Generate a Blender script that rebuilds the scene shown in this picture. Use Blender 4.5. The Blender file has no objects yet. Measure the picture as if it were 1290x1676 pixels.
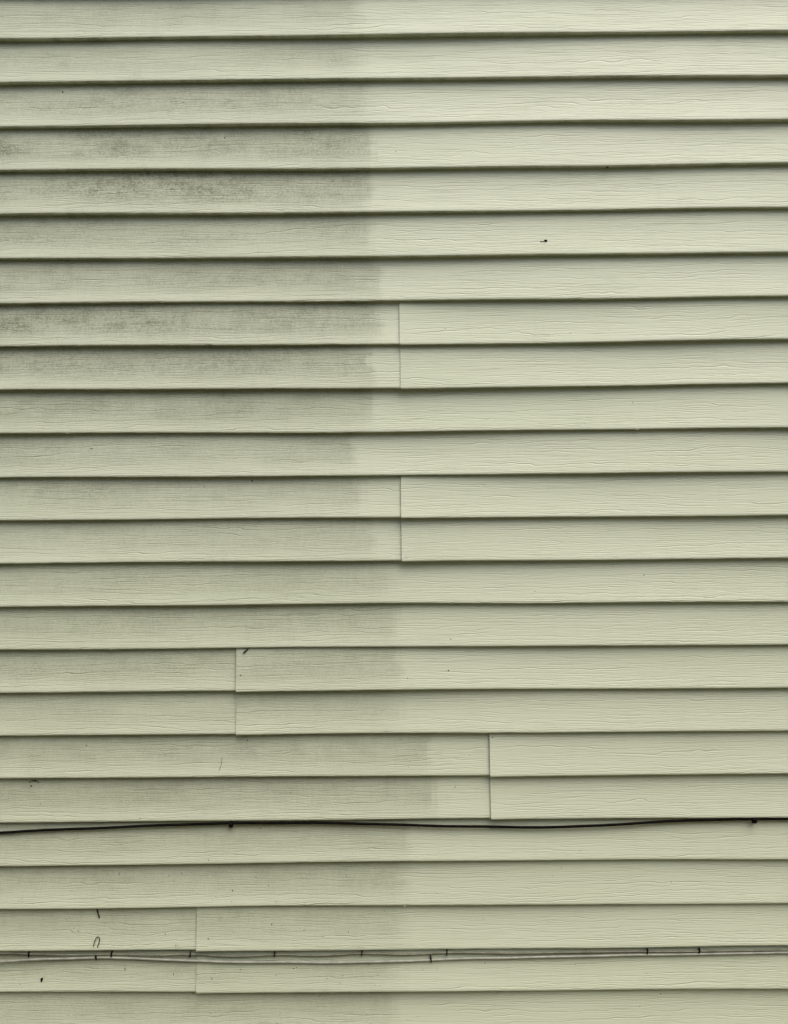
import bpy, math, random
from mathutils import Matrix, Vector

# ---------------------------------------------------------------- camera
scene = bpy.context.scene
col = scene.collection
ROLL, PITCH, YAW, DIST, EYE = 0.00792663, -0.01568969, 0.00280849, 1.69158, 1.6
FPX = 1174.0                                   # focal length in photo pixels (1290 x 1676)
ROT = Matrix.Rotation(YAW, 3, 'Z') @ Matrix.Rotation(PITCH, 3, 'X') @ Matrix.Rotation(ROLL, 3, 'Y')
cd = bpy.data.cameras.new('camera')
cd.sensor_fit = 'VERTICAL'; cd.sensor_height = 36.0; cd.lens = 36.0 * FPX / 1676.0
cd.clip_start = 0.02; cd.clip_end = 2000
cam = bpy.data.objects.new('camera', cd)
ax, ay, az = ROT @ Vector((1, 0, 0)), ROT @ Vector((0, 1, 0)), ROT @ Vector((0, 0, 1))
mw = Matrix(((ax.x, az.x, -ay.x, 0), (ax.y, az.y, -ay.y, -DIST), (ax.z, az.z, -ay.z, EYE), (0, 0, 0, 1)))
cam.matrix_world = mw
col.objects.link(cam); scene.camera = cam

# ---------------------------------------------------------------- sky, sun, exposure
SUN_EL, SUN_AZ = math.radians(63), math.radians(38)   # azimuth measured from straight in front of the wall
world = bpy.data.worlds.new('World'); scene.world = world; world.use_nodes = True
wn = world.node_tree.nodes; wl = world.node_tree.links
sky = wn.new('ShaderNodeTexSky'); sky.sky_type = 'NISHITA'; sky.sun_disc = False
sky.sun_elevation = SUN_EL; sky.sun_rotation = math.pi - SUN_AZ
sky.air_density = 1.0; sky.dust_density = 6.0; sky.ozone_density = 0.6
wn['Background'].inputs['Strength'].default_value = 0.10
wl.new(sky.outputs[0], wn['Background'].inputs[0])
sd = bpy.data.lights.new('sun', 'SUN'); sd.energy = 1.5; sd.angle = math.radians(60); sd.color = (1.0, 0.965, 0.90)
sun = bpy.data.objects.new('sun', sd); col.objects.link(sun)
sdir = Vector((math.sin(SUN_AZ) * math.cos(SUN_EL), -math.cos(SUN_AZ) * math.cos(SUN_EL), math.sin(SUN_EL)))
sun.rotation_euler = sdir.to_track_quat('Z', 'Y').to_euler(); sun.location = sdir * 20
vs = scene.view_settings
vs.view_transform = 'Standard'; vs.look = 'None'; vs.gamma = 1.0; vs.use_curve_mapping = False
vs.exposure = 0.88
scene.cycles.max_bounces = 5; scene.cycles.diffuse_bounces = 3

NY, NH = -4.2, 3.45                             # distance and eaves height of the added shading house

# ---------------------------------------------------------------- helpers
def at(u, v, y):
    """wall point at depth y that was measured at pixel (u, v) of the photograph"""
    d = ROT @ Vector(((u - 645) / FPX, 1.0, -(v - 838) / FPX))
    t = (y + DIST) / d.y
    return Vector((d.x * t, y, EYE + d.z * t))

def mesh_obj(name, verts, faces, mat, parent=None, smooth=True, attrs=None):
    me = bpy.data.meshes.new(name)
    me.from_pydata([tuple(v) for v in verts], [], faces)
    if smooth: me.polygons.foreach_set('use_smooth', [True] * len(me.polygons))
    for k, vals in (attrs or {}).items():
        me.attributes.new(k, 'FLOAT', 'POINT').data.foreach_set('value', vals)
    me.materials.append(mat); me.update()
    o = bpy.data.objects.new(name, me); col.objects.link(o)
    if parent: o.parent = parent
    return o

def tag(o, label=None, cat=None, group=None, kind=None):
    for k, v in (('label', label), ('category', cat), ('group', group), ('kind', kind)):
        if v: o[k] = v
    return o

def box(x0, x1, y0, y1, z0, z1):
    v = [(x, y, z) for x in (x0, x1) for y in (y0, y1) for z in (z0, z1)]
    return v, [(0, 1, 3, 2), (4, 6, 7, 5), (0, 4, 5, 1), (2, 3, 7, 6), (0, 2, 6, 4), (1, 5, 7, 3)]

def catmull(pts, n):
    out = []
    P = [pts[0]] + list(pts) + [pts[-1]]
    for i in range(1, len(P) - 2):
        a, b, c, d = P[i - 1:i + 3]
        for j in range(n):
            t = j / n
            out.append(0.5 * ((2 * b) + (c - a) * t + (2 * a - 5 * b + 4 * c - d) * t * t + (3 * b - a - 3 * c + d) * t ** 3))
    out.append(pts[-1]); return out

def tube(path, rad, seg=10):
    V, Fc = [], []
    n = len(path)
    for i, p in enumerate(path):
        t = (path[min(i + 1, n - 1)] - path[max(i - 1, 0)]).normalized()
        up = Vector((0, -1, 0)); s = t.cross(up)
        if s.length < 1e-4: s = Vector((1, 0, 0))
        s.normalize(); up = s.cross(t)
        r = rad(i / (n - 1)) if callable(rad) else rad
        for j in range(seg):
            a = 2 * math.pi * j / seg
            V.append(p + (s * math.cos(a) + up * math.sin(a)) * r)
    for i in range(n - 1):
        for j in range(seg):
            k = (j + 1) % seg
            Fc.append((i * seg + j, i * seg + k, (i + 1) * seg + k, (i + 1) * seg + j))
    Fc.append(tuple(range(seg - 1, -1, -1))); Fc.append(tuple((n - 1) * seg + j for j in range(seg)))
    return V, Fc

class NT:
    """small node-tree writer"""
    def __init__(s, name):
        s.m = bpy.data.materials.new(name); s.m.use_nodes = True
        s.t = s.m.node_tree; s.b = s.t.nodes['Principled BSDF']
    def n(s, typ, ins=(), **kw):
        nd = s.t.nodes.new(typ)
        for k, v in kw.items(): setattr(nd, k, v)
        for i, v in (ins.items() if isinstance(ins, dict) else enumerate(ins)):
            if v is None: continue
            if isinstance(v, bpy.types.NodeSocket): s.t.links.new(v, nd.inputs[i])
            else: nd.inputs[i].default_value = v
        return nd
    def m2(s, op, a, b=None, c=None, clamp=False):
        return s.n('ShaderNodeMath', [a, b, c], operation=op, use_clamp=clamp).outputs[0]
    def add(s, a, b): return s.m2('ADD', a, b)
    def mul(s, a, b): return s.m2('MULTIPLY', a, b)
    def step(s, x, lo, hi, o0=0.0, o1=1.0):
        nd = s.n('ShaderNodeMapRange', [x, lo, hi, o0, o1], interpolation_type='SMOOTHSTEP'); return nd.outputs[0]
    def noise(s, vec, scale=1.0, detail=2.0, rough=0.5, dist=0.0):
        return s.n('ShaderNodeTexNoise', {'Vector': vec, 'Scale': scale, 'Detail': detail, 'Roughness': rough, 'Distortion': dist}).outputs[0]
    def vec(s, x, y, z): return s.n('ShaderNodeCombineXYZ', [x, y, z]).outputs[0]
    def attr(s, name): return s.n('ShaderNodeAttribute', attribute_name=name).outputs['Fac']
    def mix(s, f, a, b):
        nd = s.n('ShaderNodeMix', data_type='RGBA')
        for i, v in ((0, f), (6, a), (7, b)):
            if isinstance(v, bpy.types.NodeSocket): s.t.links.new(v, nd.inputs[i])
            else: nd.inputs[i].default_value = v if i == 0 else (*v, 1)
        return nd.outputs[2]
    def set(s, k, v):
        if isinstance(v, bpy.types.NodeSocket): s.t.links.new(v, s.b.inputs[k])
        else: s.b.inputs[k].default_value = v

def simple_mat(name, c1, c2, scale, rough=0.6, bump=0.0, spec=0.4):
    M = NT(name)
    co = M.n('ShaderNodeTexCoord').outputs['Object']
    f = M.noise(co, scale, 4, 0.6)
    M.set('Base Color', M.mix(M.step(f, 0.3, 0.7), c1, c2)); M.set('Roughness', rough); M.set('Specular IOR Level', spec)
    if bump:
        M.set('Normal', M.n('ShaderNodeBump', {'Strength': 1.0, 'Distance': bump, 'Height': f}).outputs[0])
    return M.m

# ---------------------------------------------------------------- vinyl siding material
def vinyl():
    M = NT('sage_vinyl')
    pos = M.n('ShaderNodeTexCoord').outputs['Object']
    sp = M.n('ShaderNodeSeparateXYZ', [pos]); X, Z = sp.outputs[0], sp.outputs[2]
    seed, vv, cx, ds = M.attr('seed'), M.attr('across'), M.attr('washed_edge'), M.attr('grime')
    hv, fe = M.attr('mildew'), M.attr('feather')
    # --- embossed wood grain: wavy grooves that run along the board and break off
    warp = M.noise(M.vec(M.mul(X, 2.2), seed, M.mul(Z, 16)), 1, 1, 0.5)
    warp2 = M.noise(M.vec(M.mul(X, 17), M.add(seed, 7.7), M.mul(Z, 70)), 1, 1, 0.6)
    def grooves(freq, amp, amp2, w, thr, sx, off):
        ph = M.add(M.mul(Z, freq), M.add(M.mul(warp, amp), M.mul(warp2, amp2)))
        ph = M.add(ph, M.mul(seed, 3.1 + off))
        fine = M.m2('ABSOLUTE', M.m2('SUBTRACT', M.m2('FRACT', ph), 0.5))
        cell = M.m2('FLOOR', ph)
        keep = M.noise(M.vec(M.mul(X, sx), M.add(M.mul(cell, 5.37), seed), 0.0), 1, 1, 0.6)
        keep = M.step(keep, thr, thr + 0.22)
        return M.mul(M.step(fine, w, 0.0), keep)
    g1 = grooves(112, 4.6, 1.45, 0.13, 0.42, 3.4, 0.0)
    g2 = grooves(255, 6.0, 1.9, 0.25, 0.38, 6.5, 1.9)
    fib = M.noise(M.vec(M.mul(X, 20), seed, M.mul(Z, 560)), 1, 1, 0.6)
    h = M.add(M.add(M.mul(g1, -0.75), M.mul(g2, -0.5)), M.mul(fib, 0.55))
    M.set('Normal', M.n('ShaderNodeBump', {'Strength': 0.70, 'Distance': 0.0010, 'Height': h}).outputs[0])
    # --- grime: everything left of the washed edge, uneven, rubbed thin at the drip edge
    wob = M.noise(M.vec(M.mul(X, 3), seed, M.mul(Z, 34)), 1, 2, 0.6)
    strk = M.noise(M.vec(M.mul(X, 95), seed, M.mul(Z, 8)), 1, 2, 0.5)
    edge = M.add(cx, M.add(M.mul(M.add(wob, -0.5), M.add(0.05, M.mul(fe, 0.9))), M.mul(M.add(strk, -0.5), M.add(0.03, M.mul(fe, 0.5)))))
    off = M.m2('SUBTRACT', X, edge)
    mask = M.mul(M.step(off, M.add(fe, 0.003), M.mul(M.add(fe, 0.003), -1.0)), M.step(off, 0.02, -0.11, 0.88, 1.0))
    haze = M.step(M.m2('SUBTRACT', X, edge), 0.10, -0.03)           # thin overspray film beyond the edge
    big = M.noise(M.vec(M.mul(X, 4.2), seed, M.mul(Z, 13)), 1, 3, 0.6)
    mid = M.noise(M.vec(M.mul(X, 22), M.add(seed, 3.3), M.mul(Z, 40)), 1, 5, 0.80)
    spk = M.noise(M.vec(M.mul(X, 260), M.add(seed, 5.1), M.mul(Z, 330)), 1, 2, 0.7)
    vert = M.noise(M.vec(M.mul(X, 85), M.add(seed, 1.2), M.mul(Z, 22)), 1, 2, 0.6)
    drip = M.step(M.add(vv, M.mul(M.add(mid, -0.5), 0.5)), 0.98, 0.55, 0.22, 1.0)
    heavy = M.mul(M.step(big, 0.26, 0.66), M.step(M.add(mid, M.mul(M.add(spk, -0.5), 0.7)), 0.30, 0.74))
    heavy = M.mul(M.mul(heavy, hv), M.step(X, 0.05, -0.75, 0.75, 1.3))
    body = M.add(M.step(big, 0.25, 0.75, 0.23, 0.36), M.add(M.mul(M.add(vert, -0.5), 0.20), M.mul(heavy, 0.32)))
    body = M.add(body, M.mul(M.add(spk, -0.5), 0.55))
    dirt = M.mul(M.mul(M.mul(body, drip), mask), ds)
    dirt = M.add(dirt, M.mul(M.mul(haze, M.step(mid, 0.45, 0.75)), M.mul(ds, 0.10)))
    # faint stains that the wash left on the clean side
    left = M.mul(M.step(M.noise(M.vec(M.mul(X, 9), M.add(seed, 9.4), M.mul(Z, 24)), 1, 4, 0.62), 0.56, 0.80), M.step(spk, 0.35, 0.7))
    runs = M.step(M.noise(M.vec(M.mul(X, 38), M.add(seed, 2.6), M.mul(Z, 9)), 1, 2, 0.6), 0.52, 0.80)
    dirt = M.add(dirt, M.add(M.mul(left, 0.22), M.mul(M.mul(runs, big), 0.07)))
    under = M.mul(M.step(vv, 0.985, 1.0), M.step(mid, 0.35, 0.68))                # algae on the lips
    dirt = M.add(dirt, M.mul(under, 0.35))
    tone = M.noise(M.vec(M.mul(X, 1.6), seed, M.mul(Z, 3.0)), 1, 2, 0.5)
    clean = M.mix(tone, (0.485, 0.538, 0.402), (0.530, 0.568, 0.452))
    gd = M.add(M.mul(g1, 0.14), M.mul(g2, 0.10))
    c = M.mix(M.m2('MINIMUM', M.mul(gd, M.add(0.75, M.mul(mask, 0.8))), 0.6), clean, (0.245, 0.255, 0.165))
    c = M.mix(M.m2('MINIMUM', M.m2('MAXIMUM', dirt, 0.0), 0.9), c, (0.135, 0.148, 0.090))
    M.set('Base Color', c); M.set('Roughness', M.add(0.52, M.mul(mask, 0.15))); M.set('Specular IOR Level', 0.35)
    return M.m
VINYL = vinyl()
SHEATH = simple_mat('grey_sheathing', (0.20, 0.19, 0.17), (0.28, 0.26, 0.23), 30, 0.8)
BLOCK = simple_mat('foundation_block', (0.26, 0.25, 0.23), (0.36, 0.35, 0.32), 18, 0.9, 0.002)
TRIM = simple_mat('pale_trim', (0.52, 0.53, 0.42), (0.56, 0.57, 0.46), 6, 0.5)
BLACK = simple_mat('black_jacket', (0.002, 0.002, 0.002), (0.005, 0.005, 0.0045), 60, 0.8, 0.0, 0.06)
GREY = simple_mat('grey_jacket', (0.19, 0.20, 0.165), (0.28, 0.29, 0.25), 45, 0.5)
BROWN = simple_mat('taupe_jacket', (0.10, 0.103, 0.075), (0.17, 0.175, 0.13), 45, 0.6)
BARK = simple_mat('dry_twig', (0.018, 0.014, 0.009), (0.045, 0.035, 0.022), 300, 0.85)
TENDRIL = simple_mat('dry_tendril', (0.05, 0.05, 0.03), (0.09, 0.085, 0.055), 300, 0.8)
FIBRE = simple_mat('grey_fibre', (0.16, 0.16, 0.11), (0.22, 0.22, 0.16), 300, 0.8)
MUD = simple_mat('mud', (0.018, 0.017, 0.012), (0.05, 0.045, 0.03), 260, 0.9)
LINT = simple_mat('pale_lint', (0.30, 0.30, 0.22), (0.5, 0.5, 0.42), 200, 0.9)
GROUND = simple_mat('lawn', (0.110, 0.100, 0.048), (0.195, 0.170, 0.095), 3.0, 0.95, 0.03)

# ---------------------------------------------------------------- ground
v, f = [(-300, -300, 0), (300, -300, 0), (300, 300, 0), (-300, 300, 0)], [(0, 1, 2, 3)]
tag(mesh_obj('ground', v, f, GROUND, smooth=False), kind='structure')

# ---------------------------------------------------------------- unseen house added behind the camera to shade the lower boards
SHADE_HOUSE_WALL = simple_mat('taupe_stucco', (0.20, 0.20, 0.15), (0.27, 0.265, 0.20), 9, 0.9, 0.003)
ROOF = simple_mat('dark_shingle', (0.045, 0.043, 0.04), (0.08, 0.077, 0.07), 12, 0.9, 0.004)
shade_house = bpy.data.objects.new('added_shade_house', None); shade_house.location = (0, NY, 0); col.objects.link(shade_house)
tag(shade_house, 'unseen plain taupe house added to shade the lower boards', 'house')
mesh_obj('wall', *box(-7, 7, -8, 0, -0.1, NH), SHADE_HOUSE_WALL, shade_house, smooth=False)
v = [(-7.3, .4, NH - .12), (7.3, .4, NH - .12), (7.3, -8.4, NH - .12), (-7.3, -8.4, NH - .12), (-7.3, -4, NH + 1.9), (7.3, -4, NH + 1.9)]
mesh_obj('roof', v, [(0, 1, 5, 4), (2, 3, 4, 5), (1, 2, 5), (3, 0, 4), (3, 2, 1, 0)], ROOF, shade_house, smooth=False)

# ---------------------------------------------------------------- the sided wall
H, LIP0 = 0.1016, 2.67785                     # course height; height of the lip that course 0 ends in
WX0, WX1 = -3.05, 3.05
KX = (-0.905, -0.026, 0.42, 0.83)             # where the drooping lips were measured
DEV = {0: (-1, 0, 1, 1), 1: (.6, 1.1, 2.2, .8), 2: (.1, .2, 2.6, 1.5), 3: (1.1, -1.5, -.3, 2.1), 4: (1.1, -1.1, -1., 2.2),
       5: (.8, -2.1, -1.9, .4), 6: (-.8, -3., -2.2, .1), 7: (.4, -2.6, -1.8, 1.6), 8: (.4, -2.4, -2.6, .9), 9: (1., -3.1, -1.8, -.7),
       10: (-.4, -3.3, -2., -.8), 11: (.6, .3, -1.3, -1.1), 12: (1., 1.1, -.5, -.8), 13: (.3, 2.6, -.2, -.8), 14: (1.3, 2., .1, .6),
       15: (2.3, 2.5, 1.9, .7), 16: (1.7, 1.7, 1.4, 1.), 17: (1.7, 2.8, .9, 1.6), 18: (-.9, 1.8, .6, -1.), 19: (-2.3, 1.8, 2.2, 1.6),
       20: (-2.9, -1.4, -1.4, -1.5), 21: (-.9, -3.8, -2.9, .5), 22: (0, -1, -1, .1)}
def lip(k, x):
    """height of the bottom edge of course k at x"""
    d = DEV.get(k, (0, 0, 0, 0)); x = min(max(x, KX[0] - 0.6), KX[3] + 0.6)
    if x <= KX[0]: e = d[0]
    elif x >= KX[3]: e = d[3]
    else:
        i = max(j for j in range(3) if x >= KX[j]); t = (x - KX[i]) / (KX[i + 1] - KX[i]); t = t * t * (3 - 2 * t)
        e = d[i] * (1 - t) + d[i + 1] * t
    return LIP0 - k * H + e * 0.001 + 0.0004 * math.sin(x * 9 + k * 2.1) + 0.0005 * math.sin(x * 4.1 + k * 1.37)

Y_BACK, Y_FRONT = -0.0035, -0.0153
def face_y(t): return Y_BACK + (Y_FRONT - Y_BACK) * (t - 0.15 * math.sin(math.pi * t))
def proud(k, x, x0, t):
    """how far a board stands off its true line: slight buckling, and the lift of an end lapped over its neighbour at x0"""
    rnd = random.Random(k * 31 + (0 if x0 is None else 7)); ph = [rnd.uniform(0, 6.28) for _ in range(4)]
    pr = 0.0010 * math.sin(x * 2.3 + ph[0]) + 0.0008 * math.sin(x * 5.9 + ph[1]) + 0.0005 * math.sin(math.pi * t) * math.sin(x * 3.7 + ph[2])
    if x0 is not None: pr += -0.0018 - 0.0008 * math.exp(-(x - x0) / 0.22) - 0.0014 * math.exp(-(x - x0) / 0.045)
    return pr
def on_face(u, v_, lift=0.0006):
    """point on the siding face seen at a photo pixel, and its course"""
    y = -0.011
    for _ in range(4):
        p = at(u, v_, y)
        k = next(i for i in range(-12, 40) if lip(i, p.x) < p.z)
        t = (lip(k - 1, p.x) - p.z) / (lip(k - 1, p.x) - lip(k, p.x))
        xj = wx(JOINT[k], k) if k in JOINT else None
        y = face_y(t) + proud(k, p.x, xj if xj is not None and p.x > xj else None, t)
    return at(u, v_, y - lift)

def wx(u, k): return at(u, 0, -0.014).x if k is None else at(u, 70 + 71 * k - 36, -0.014).x
JOINT = {7: 654, 8: 655.5, 11: 656.5, 12: 657.3, 15: 386.5, 16: 386.5, 17: 802, 18: 803.3, 21: 321.5, 22: 321.5}
#        washed edge (photo x), grime strength
GRIME = {-1: (585, 0.55), 0: (588, 0.60), 1: (590, 0.60), 2: (597, 0.72), 3: (607, 0.95), 4: (604, 1.05), 5: (604, 0.80), 6: (621, 0.87),
         7: (614, 1.12), 8: (607, 0.95), 9: (608, 0.95), 10: (577, 0.81), 11: (587, 0.78), 12: (613, 0.72), 13: (640, 0.69), 14: (648, 0.78),
         15: (652, 0.75), 16: (655, 0.62), 17: (702, 0.83), 18: (714, 0.90), 19: (670, 0.75), 20: (662, 0.78), 21: (659, 0.75), 22: (648, 0.70), 23: (650, 0.69)}
MILDEW = {-1: .6, 0: .6, 1: .55, 2: .95, 3: 1.2, 4: 1.3, 5: .85, 6: .8, 7: .75, 8: .6, 9: .6, 10: .45}     # dark colonies, upper left boards
FEATHER = {1: .035, 2: .035, 3: .016, 4: .013, 5: .03, 6: .011, 7: .016, 8: .010, 9: .016, 10: .010, 11: .020, 12: .012, 13: .040, 14: .014, 15: .014,
           16: .035, 17: .009, 18: .014, 19: .016, 20: .020, 21: .024, 22: .024}
wall = bpy.data.objects.new('vinyl_siding', None); col.objects.link(wall)
tag(wall, 'sage green vinyl clapboard siding of a house, mildewed on the left, washed on the right', 'siding')

def course(k, x0, x1, lap=False):
    rnd = random.Random(k * 31 + (7 if lap else 0))
    seed = rnd.uniform(0, 90)
    gx, gs = GRIME.get(k, (630, .6)); ex = wx(gx, k)
    n = max(8, int((x1 - x0) / 0.04))
    xs = [x0 + (x1 - x0) * i / n for i in range(n + 1)]
    if lap: xs = [x0] + [x0 + q for q in (.003, .007, .012, .018, .026, .04, .06)] + [q for q in xs if q > x0 + .07]
    V, A = [], {'seed': [], 'across': [], 'washed_edge': [], 'grime': [], 'mildew': [], 'feather': []}
    def section(x, back=0.0):
        zt, zb = lip(k - 1, x), lip(k, x)
        if lap: zb -= 0.0018 * math.exp(-(x - x0) / 0.22)      # a lapped end hangs a little low
        xl = x0 if lap else None
        pr = proud(k, x, xl, 1.0) + back
        P = [(Y_BACK + 0.0012 + pr * 0.5, zt + 0.007, 0.0)]
        for t in (0.0, .06, .14, .25, .38, .5, .62, .74, .84, .92, .97):
            P.append((face_y(t) + proud(k, x, xl, t) + back, zt + (zb + 0.0026 - zt) * t / 0.97 * 0.97, t))
        r = 0.0020; yf = Y_FRONT + pr
        for a in (15, 45, 75, 95):
            a = math.radians(a)
            P.append((yf + r - r * math.cos(a), zb + r - r * math.sin(a), 1.0))
        P.append((yf + 0.0075, zb + 0.0006, 1.0)); P.append((Y_BACK + 0.002, zb + 0.0012, 1.0))
        return P
    def put(x, sec):
        for y, z, t in sec:
            V.append((x, y, z)); A['seed'].append(seed); A['across'].append(t); A['washed_edge'].append(ex); A['grime'].append(gs)
            A['mildew'].append(MILDEW.get(k, .35)); A['feather'].append(FEATHER.get(k, .02))
    F = []
    for x in xs: put(x, section(x))
    m = len(section(x0))
    for i in range(len(xs) - 1):
        for j in range(m - 1):
            F.append((i * m + j, i * m + j + 1, (i + 1) * m + j + 1, (i + 1) * m + j))
    if lap:                                               # cut end of the vinyl
        b = len(V); put(x0, section(x0)); put(x0, section(x0, 0.0012))
        for j in range(m - 1): F.append((b + j, b + m + j, b + m + j + 1, b + j + 1))
    return mesh_obj('siding_board', V, F, VINYL, wall, attrs=A)

K_TOP, K_BOT = -8, 24
for k in range(K_TOP, K_BOT + 1):
    if k in JOINT:
        xj = wx(JOINT[k], k)
        course(k, WX0, xj + 0.03); course(k, xj, WX1, True)
    else:
        course(k, WX0, WX1)
ztop, zbot = lip(K_TOP - 1, 0), lip(K_BOT, 0)
mesh_obj('sheathing', *box(WX0, WX1, 0.004, 0.09, zbot + 0.004, ztop + 0.01), SHEATH, wall, smooth=False)
mesh_obj('frieze_board', *box(WX0 - 0.05, WX1 + 0.05, -0.026, 0.09, ztop + 0.012, ztop + 0.16), TRIM, wall, smooth=False)
for x in (WX0, WX1):
    mesh_obj('corner_post', *box(x - 0.045, x + 0.045, -0.028, 0.095, zbot - 0.01, ztop + 0.011), TRIM, wall, smooth=False)
mesh_obj('foundation', *box(WX0 - 0.03, WX1 + 0.03, 0.006, 0.10, -0.1, zbot + 0.003), BLOCK, wall, smooth=False)

# ---------------------------------------------------------------- cables along the laps
def cable(name, px, depth, rad, mat, label, left_drop, right_drop):
    P = [at(u, v_, depth(u) if callable(depth) else depth) for u, v_ in px]
    a, b = P[0].copy(), P[-1].copy()
    n = 12
    pre = [Vector((WX0 + 0.06 + (a.x - WX0 - 0.06) * i / n, a.y, a.z + left_drop[0] * math.sin(math.pi * i / n))) for i in range(n)]
    post = [Vector((b.x + (WX1 - 0.06 - b.x) * i / n, b.y, b.z + right_drop[0] * math.sin(math.pi * i / n))) for i in range(1, n + 1)]
    path = catmull(pre + P + post, 8)
    rnd = random.Random(len(px)); q = [rnd.uniform(0, 6) for _ in range(3)]
    for p in path: p.z += 0.0003 * math.sin(p.x * 31 + q[0]) + 0.0003 * math.sin(p.x * 17 + q[1])
    o = mesh_obj(name, *tube(path, rad, 10), mat)
    return tag(o, label, 'cable')

def clip(parent, u, v0, v1, y, w, mat=BLACK, lean=0.0):
    """strap round the cable with a nail head below"""
    a, b = at(u, v0, y), at(u + lean, v1, y)
    h = a.z - b.z; V, Fc = [], []
    rows = 7
    for i in range(rows):
        t = i / (rows - 1); c = a.lerp(b, t)
        bul = 0.0045 * math.sin(math.pi * min(1, t * 1.25)) if t < 0.8 else 0.0026
        ww = w * (0.5 if t < 0.7 else 0.42)
        for sx, dy in ((-1, 0.003), (-0.85, -bul), (0.85, -bul), (1, 0.003)):
            V.append((c.x + sx * ww, c.y + dy, c.z))
    for i in range(rows - 1):
        for j in range(3): Fc.append((i * 4 + j, i * 4 + j + 1, i * 4 + j + 5, i * 4 + j + 4))
    Fc += [(3, 2, 1, 0), tuple((rows - 1) * 4 + j for j in range(4))]
    return mesh_obj('cable_clip', V, Fc, mat, parent, smooth=False)

c1 = cable('black_cable', [(0, 1363), (48, 1360), (130, 1356.5), (210, 1353), (290, 1350), (378, 1347.3), (480, 1346.5), (560, 1347.5),
      (640, 1349.5), (720, 1351.7), (800, 1353.3), (870, 1354), (930, 1353), (1000, 1350), (1070, 1345.8), (1130, 1342.5), (1190, 1341), (1290, 1340)],
      -0.0130, 0.0031, BLACK, 'sagging black cable clipped below a lap above the two grey cables', (-0.02, 0.0), (-0.01, 0.0))
for u, v0, v1, w in ((378, 1345, 1354, 0.0105), (1235, 1337, 1347, 0.0125)): clip(c1, u, v0, v1, -0.0150, w)
c2 = cable('taupe_cable', [(0, 1560), (48, 1561.5), (100, 1562.5), (183, 1562), (250, 1563.5), (312, 1562), (380, 1565), (450, 1562.5), (520, 1564),
      (593, 1560.5), (660, 1562), (732, 1559.5), (850, 1560), (960, 1558), (1080, 1557.5), (1200, 1556), (1290, 1555)],
      -0.0125, 0.0022, BROWN, 'thin taupe cable tucked tight under the lap, strapped by many black clips', (-0.004, 0.0), (-0.004, 0.0))
for u, v0, v1 in ((48, 1557, 1566), (183, 1557, 1566), (312, 1558, 1566.5), (450, 1558, 1566), (593, 1556, 1564.5), (732, 1555, 1563.5), (1060, 1553, 1561), (1145, 1552, 1560)):
    clip(c2, u, v0, v1, -0.0130, 0.0031, lean=-0.8)
c3 = cable('grey_cable', [(0, 1574), (48, 1571), (100, 1569), (157, 1567), (200, 1568), (300, 1572), (360, 1574), (420, 1574.5), (530, 1575.5), (600, 1574.5),
      (660, 1572.8), (705, 1571), (770, 1569), (900, 1566), (1050, 1563), (1200, 1560.5), (1290, 1559)],
      -0.0125, 0.0028, GREY, 'light grey cable drooping lowest across the bottom of the siding', (-0.01, 0.0), (-0.01, 0.0))
for u, v0, v1 in ((157, 1562.5, 1570.5), (705, 1564.5, 1574.5)): clip(c3, u, v0, v1, -0.0140, 0.0034, lean=1.0)

# ---------------------------------------------------------------- bits stuck to the wall
def strand(name, px, r, mat, label, cat, lift=0.0012):
    P = catmull([on_face(u, v_, lift) for u, v_ in px], 6)
    return tag(mesh_obj(name, *tube(P, r, 7), mat), label, cat)
strand('twig', [(398.5, 1068.6), (402, 1066), (406.5, 1061.5)], lambda t: 0.0011 + 0.0010 * math.sin(2.6 * t + .3), BARK,
       'short dark twig stuck slanting under a lap beside a board joint', 'twig')
strand('twig', [(159.3, 1489), (160.8, 1495), (163, 1502.5)], lambda t: 0.0022 - 0.0007 * t, BARK,
       'dark twig hanging from the lap above the hooked tendril', 'twig')
strand('tendril', [(153.3, 1549), (155, 1541.5), (157, 1536), (159.6, 1533.4), (162.3, 1534.2), (163.3, 1538), (162, 1544), (160, 1549), (159.6, 1555.5)],
       0.0010, TENDRIL, 'thin dry tendril bent like a hook above the lower cables', 'tendril', 0.0024)
strand('fibre', [(363.5, 1240), (363.2, 1247), (361.5, 1254), (358.5, 1262)], 0.00045, FIBRE,
       'faint upright fibre on the board above the black cable', 'fibre')

def lump(rnd, c, rx, rz, ry=None, seg=9, rings=4):
    """flattened irregular crumb sitting on the face"""
    V, Fc = [], []
    ry = ry or min(rx, rz) * 0.7
    w = [rnd.uniform(0.75, 1.2) for _ in range(seg)]
    for i in range(rings):
        a = (i / rings) * math.pi / 2
        for j in range(seg):
            b = 2 * math.pi * j / seg
            V.append((c.x + rx * w[j] * math.cos(b) * math.cos(a), c.y + 0.0012 - (ry + 0.0012) * math.sin(a) , c.z + rz * w[j] * math.sin(b) * math.cos(a)))
    V.append((c.x, c.y - ry, c.z))
    for i in range(rings - 1):
        for j in range(seg):
            k = (j + 1) % seg; Fc.append((i * seg + j, i * seg + k, (i + 1) * seg + k, (i + 1) * seg + j))
    for j in range(seg): Fc.append(((rings - 1) * seg + j, (rings - 1) * seg + (j + 1) % seg, rings * seg))
    return V, Fc
def merge(parts):
    V, Fc = [], []
    for v_, f_ in parts:
        b = len(V); V += v_; Fc += [tuple(i + b for i in q) for q in f_]
    return V, Fc
R = random.Random(5)
S = 0.00144
sp = [lump(R, on_face(893.3, 394.3, 0), 3.0 * S, 2.1 * S, 0.003), lump(R, on_face(890, 395.2, 0), 1.6 * S, 1.0 * S, 0.0015),
      tube(catmull([on_face(889, 395.2, .001), on_face(886.5, 395.3, .0012), on_face(884, 394.6, .0006)], 4), 0.0005, 6)]
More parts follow.
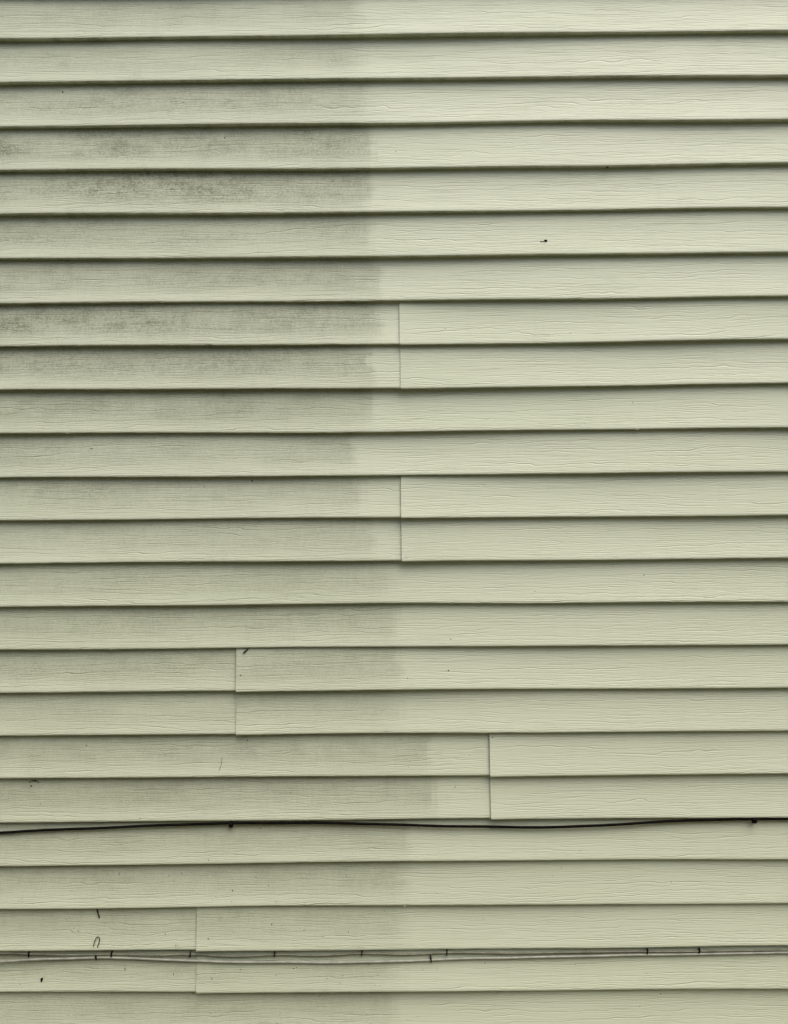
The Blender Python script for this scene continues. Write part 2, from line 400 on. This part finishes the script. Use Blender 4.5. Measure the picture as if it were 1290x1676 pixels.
tag(mesh_obj('dark_speck', *merge(sp), BLACK), 'black speck with a tiny tail alone on the washed upper right boards', 'speck')
sp = [lump(R, on_face(68.6, 1603.5, 0), 2.4 * S, 3.7 * S, 0.003), lump(R, on_face(68, 1606, 0), 1.6 * S, 1.6 * S, 0.002)]
tag(mesh_obj('dark_speck', *merge(sp), BLACK), 'black oval speck below the lower cables at far left', 'speck')
sp = [lump(R, on_face(u, v_, 0), a * S, b * S, 0.0015) for u, v_, a, b in ((53, 1278.5, 2, 1.5), (57, 1278, 2.6, 1.8), (60.5, 1278.6, 2.2, 1.3), (62.8, 1280.6, 1.2, 1.4), (51, 1286.5, 1.5, 1.6), (49.5, 1280, 1.5, 1.5))]
tag(mesh_obj('moss_crumbs', *merge(sp), BARK), 'dark mossy crumbs caught under a lap at the left edge', 'moss')

SPECKS = [(103, 151, 1.6, 1.2), (300, 167.6, 1, .9), (368, 225.6, 1.3, 1.3), (648, 248, .9, .9), (994.7, 273.7, 2, 1), (103, 761.6, .8, 1.5), (413, 787, 1.1, 1.8),
  (334, 797, .9, .8), (729, 538, .7, 1), (1036, 659, 1, .8), (84.6, 1028.6, .8, 1), (394, 1105.5, 1.2, 1), (141.7, 1220, 1, 1.3), (405.6, 1212, 1, 1.5),
  (875.7, 967.6, .9, .9), (1054, 941, 1, 1.2), (738, 1046, 1.5, 1.1), (734, 1097.6, 1.6, 1.2), (667, 1110.5, 1, 1.2), (806, 1206.7, 1.4, .8), (229.5, 1339.7, 1, 1.3),
  (199, 1311, 1, 1.1), (67, 1316, 1, 1), (342, 1408, 1, 1.3), (277, 1433.5, 1.1, .9), (419.5, 1435.5, 1, 1), (381, 1458, 1.2, 1), (440, 1450, 1, 1), (567, 1433.5, .8, 1),
  (195, 1431.5, 1, .9), (128, 1524, 1.2, 1), (271, 1528.7, 1, 1.1), (288, 1548, 1, 1.8), (341, 1536.7, 1.7, .9), (445, 1513, 1, 1.4), (204.7, 1587, .8, 3.2),
  (284, 1595, .8, 1.8), (347, 1602, .8, 1.9), (481, 1585, 1.2, 1.1), (618.5, 1596, .7, 1.3), (561, 1597, .9, .9), (452, 1596, 1, 1), (716, 1462, .8, .8), (223, 1571, .8, 1.4),
  (81, 1571, 1.2, 1), (745, 1288, .7, 1), (934, 545, 1.6, .6), (1155, 262, .8, .6), (150, 734, 2.5, .6)]
while len(SPECKS) < 150:                                     # mud splashed up from the ground, thinning out upwards
    v_ = 1676 - abs(R.gauss(0, 170)); u = R.uniform(0, 1290)
    if R.random() < (1.0 if u < 720 else 0.3): SPECKS.append((u, v_, R.uniform(.4, .9), R.uniform(.4, 1.2)))
parts = [lump(R, on_face(u, v_, 0), a * S * 1.3, b * S * 1.3, 0.0009, 7, 3) for u, v_, a, b in SPECKS]
tag(mesh_obj('mud_specks', *merge(parts), MUD), 'tiny brown mud specks splashed over the siding', 'mud', kind='stuff')
# pale lint, egg cases and web scraps caught on the lips of the boards
parts = []
for u, v_ in ((666, 1132.5), (667, 992.5), (293, 1537.7), (652, 1271), (630, 1282), (645, 1213)): parts.append(lump(R, on_face(u, v_, 0), 1.0 * S, 0.9 * S, 0.001, 6, 2))
for _ in range(110):
    k = R.choice(list(range(-1, 10)) * 3 + list(range(10, 24))); x = R.uniform(-1.1, 1.1); z = lip(k, x)
    c = Vector((x, -0.010 - R.uniform(0, 0.006), z - 0.0004 - R.uniform(0, .0006)))
    a = R.uniform(0.0012, 0.006)
    parts.append(lump(R, c, a, R.uniform(.0005, .0010), 0.0006, 6, 2))
tag(mesh_obj('lint_scraps', *merge(parts), LINT), 'pale lint and web scraps caught along the lips of the boards', 'lint', kind='stuff')
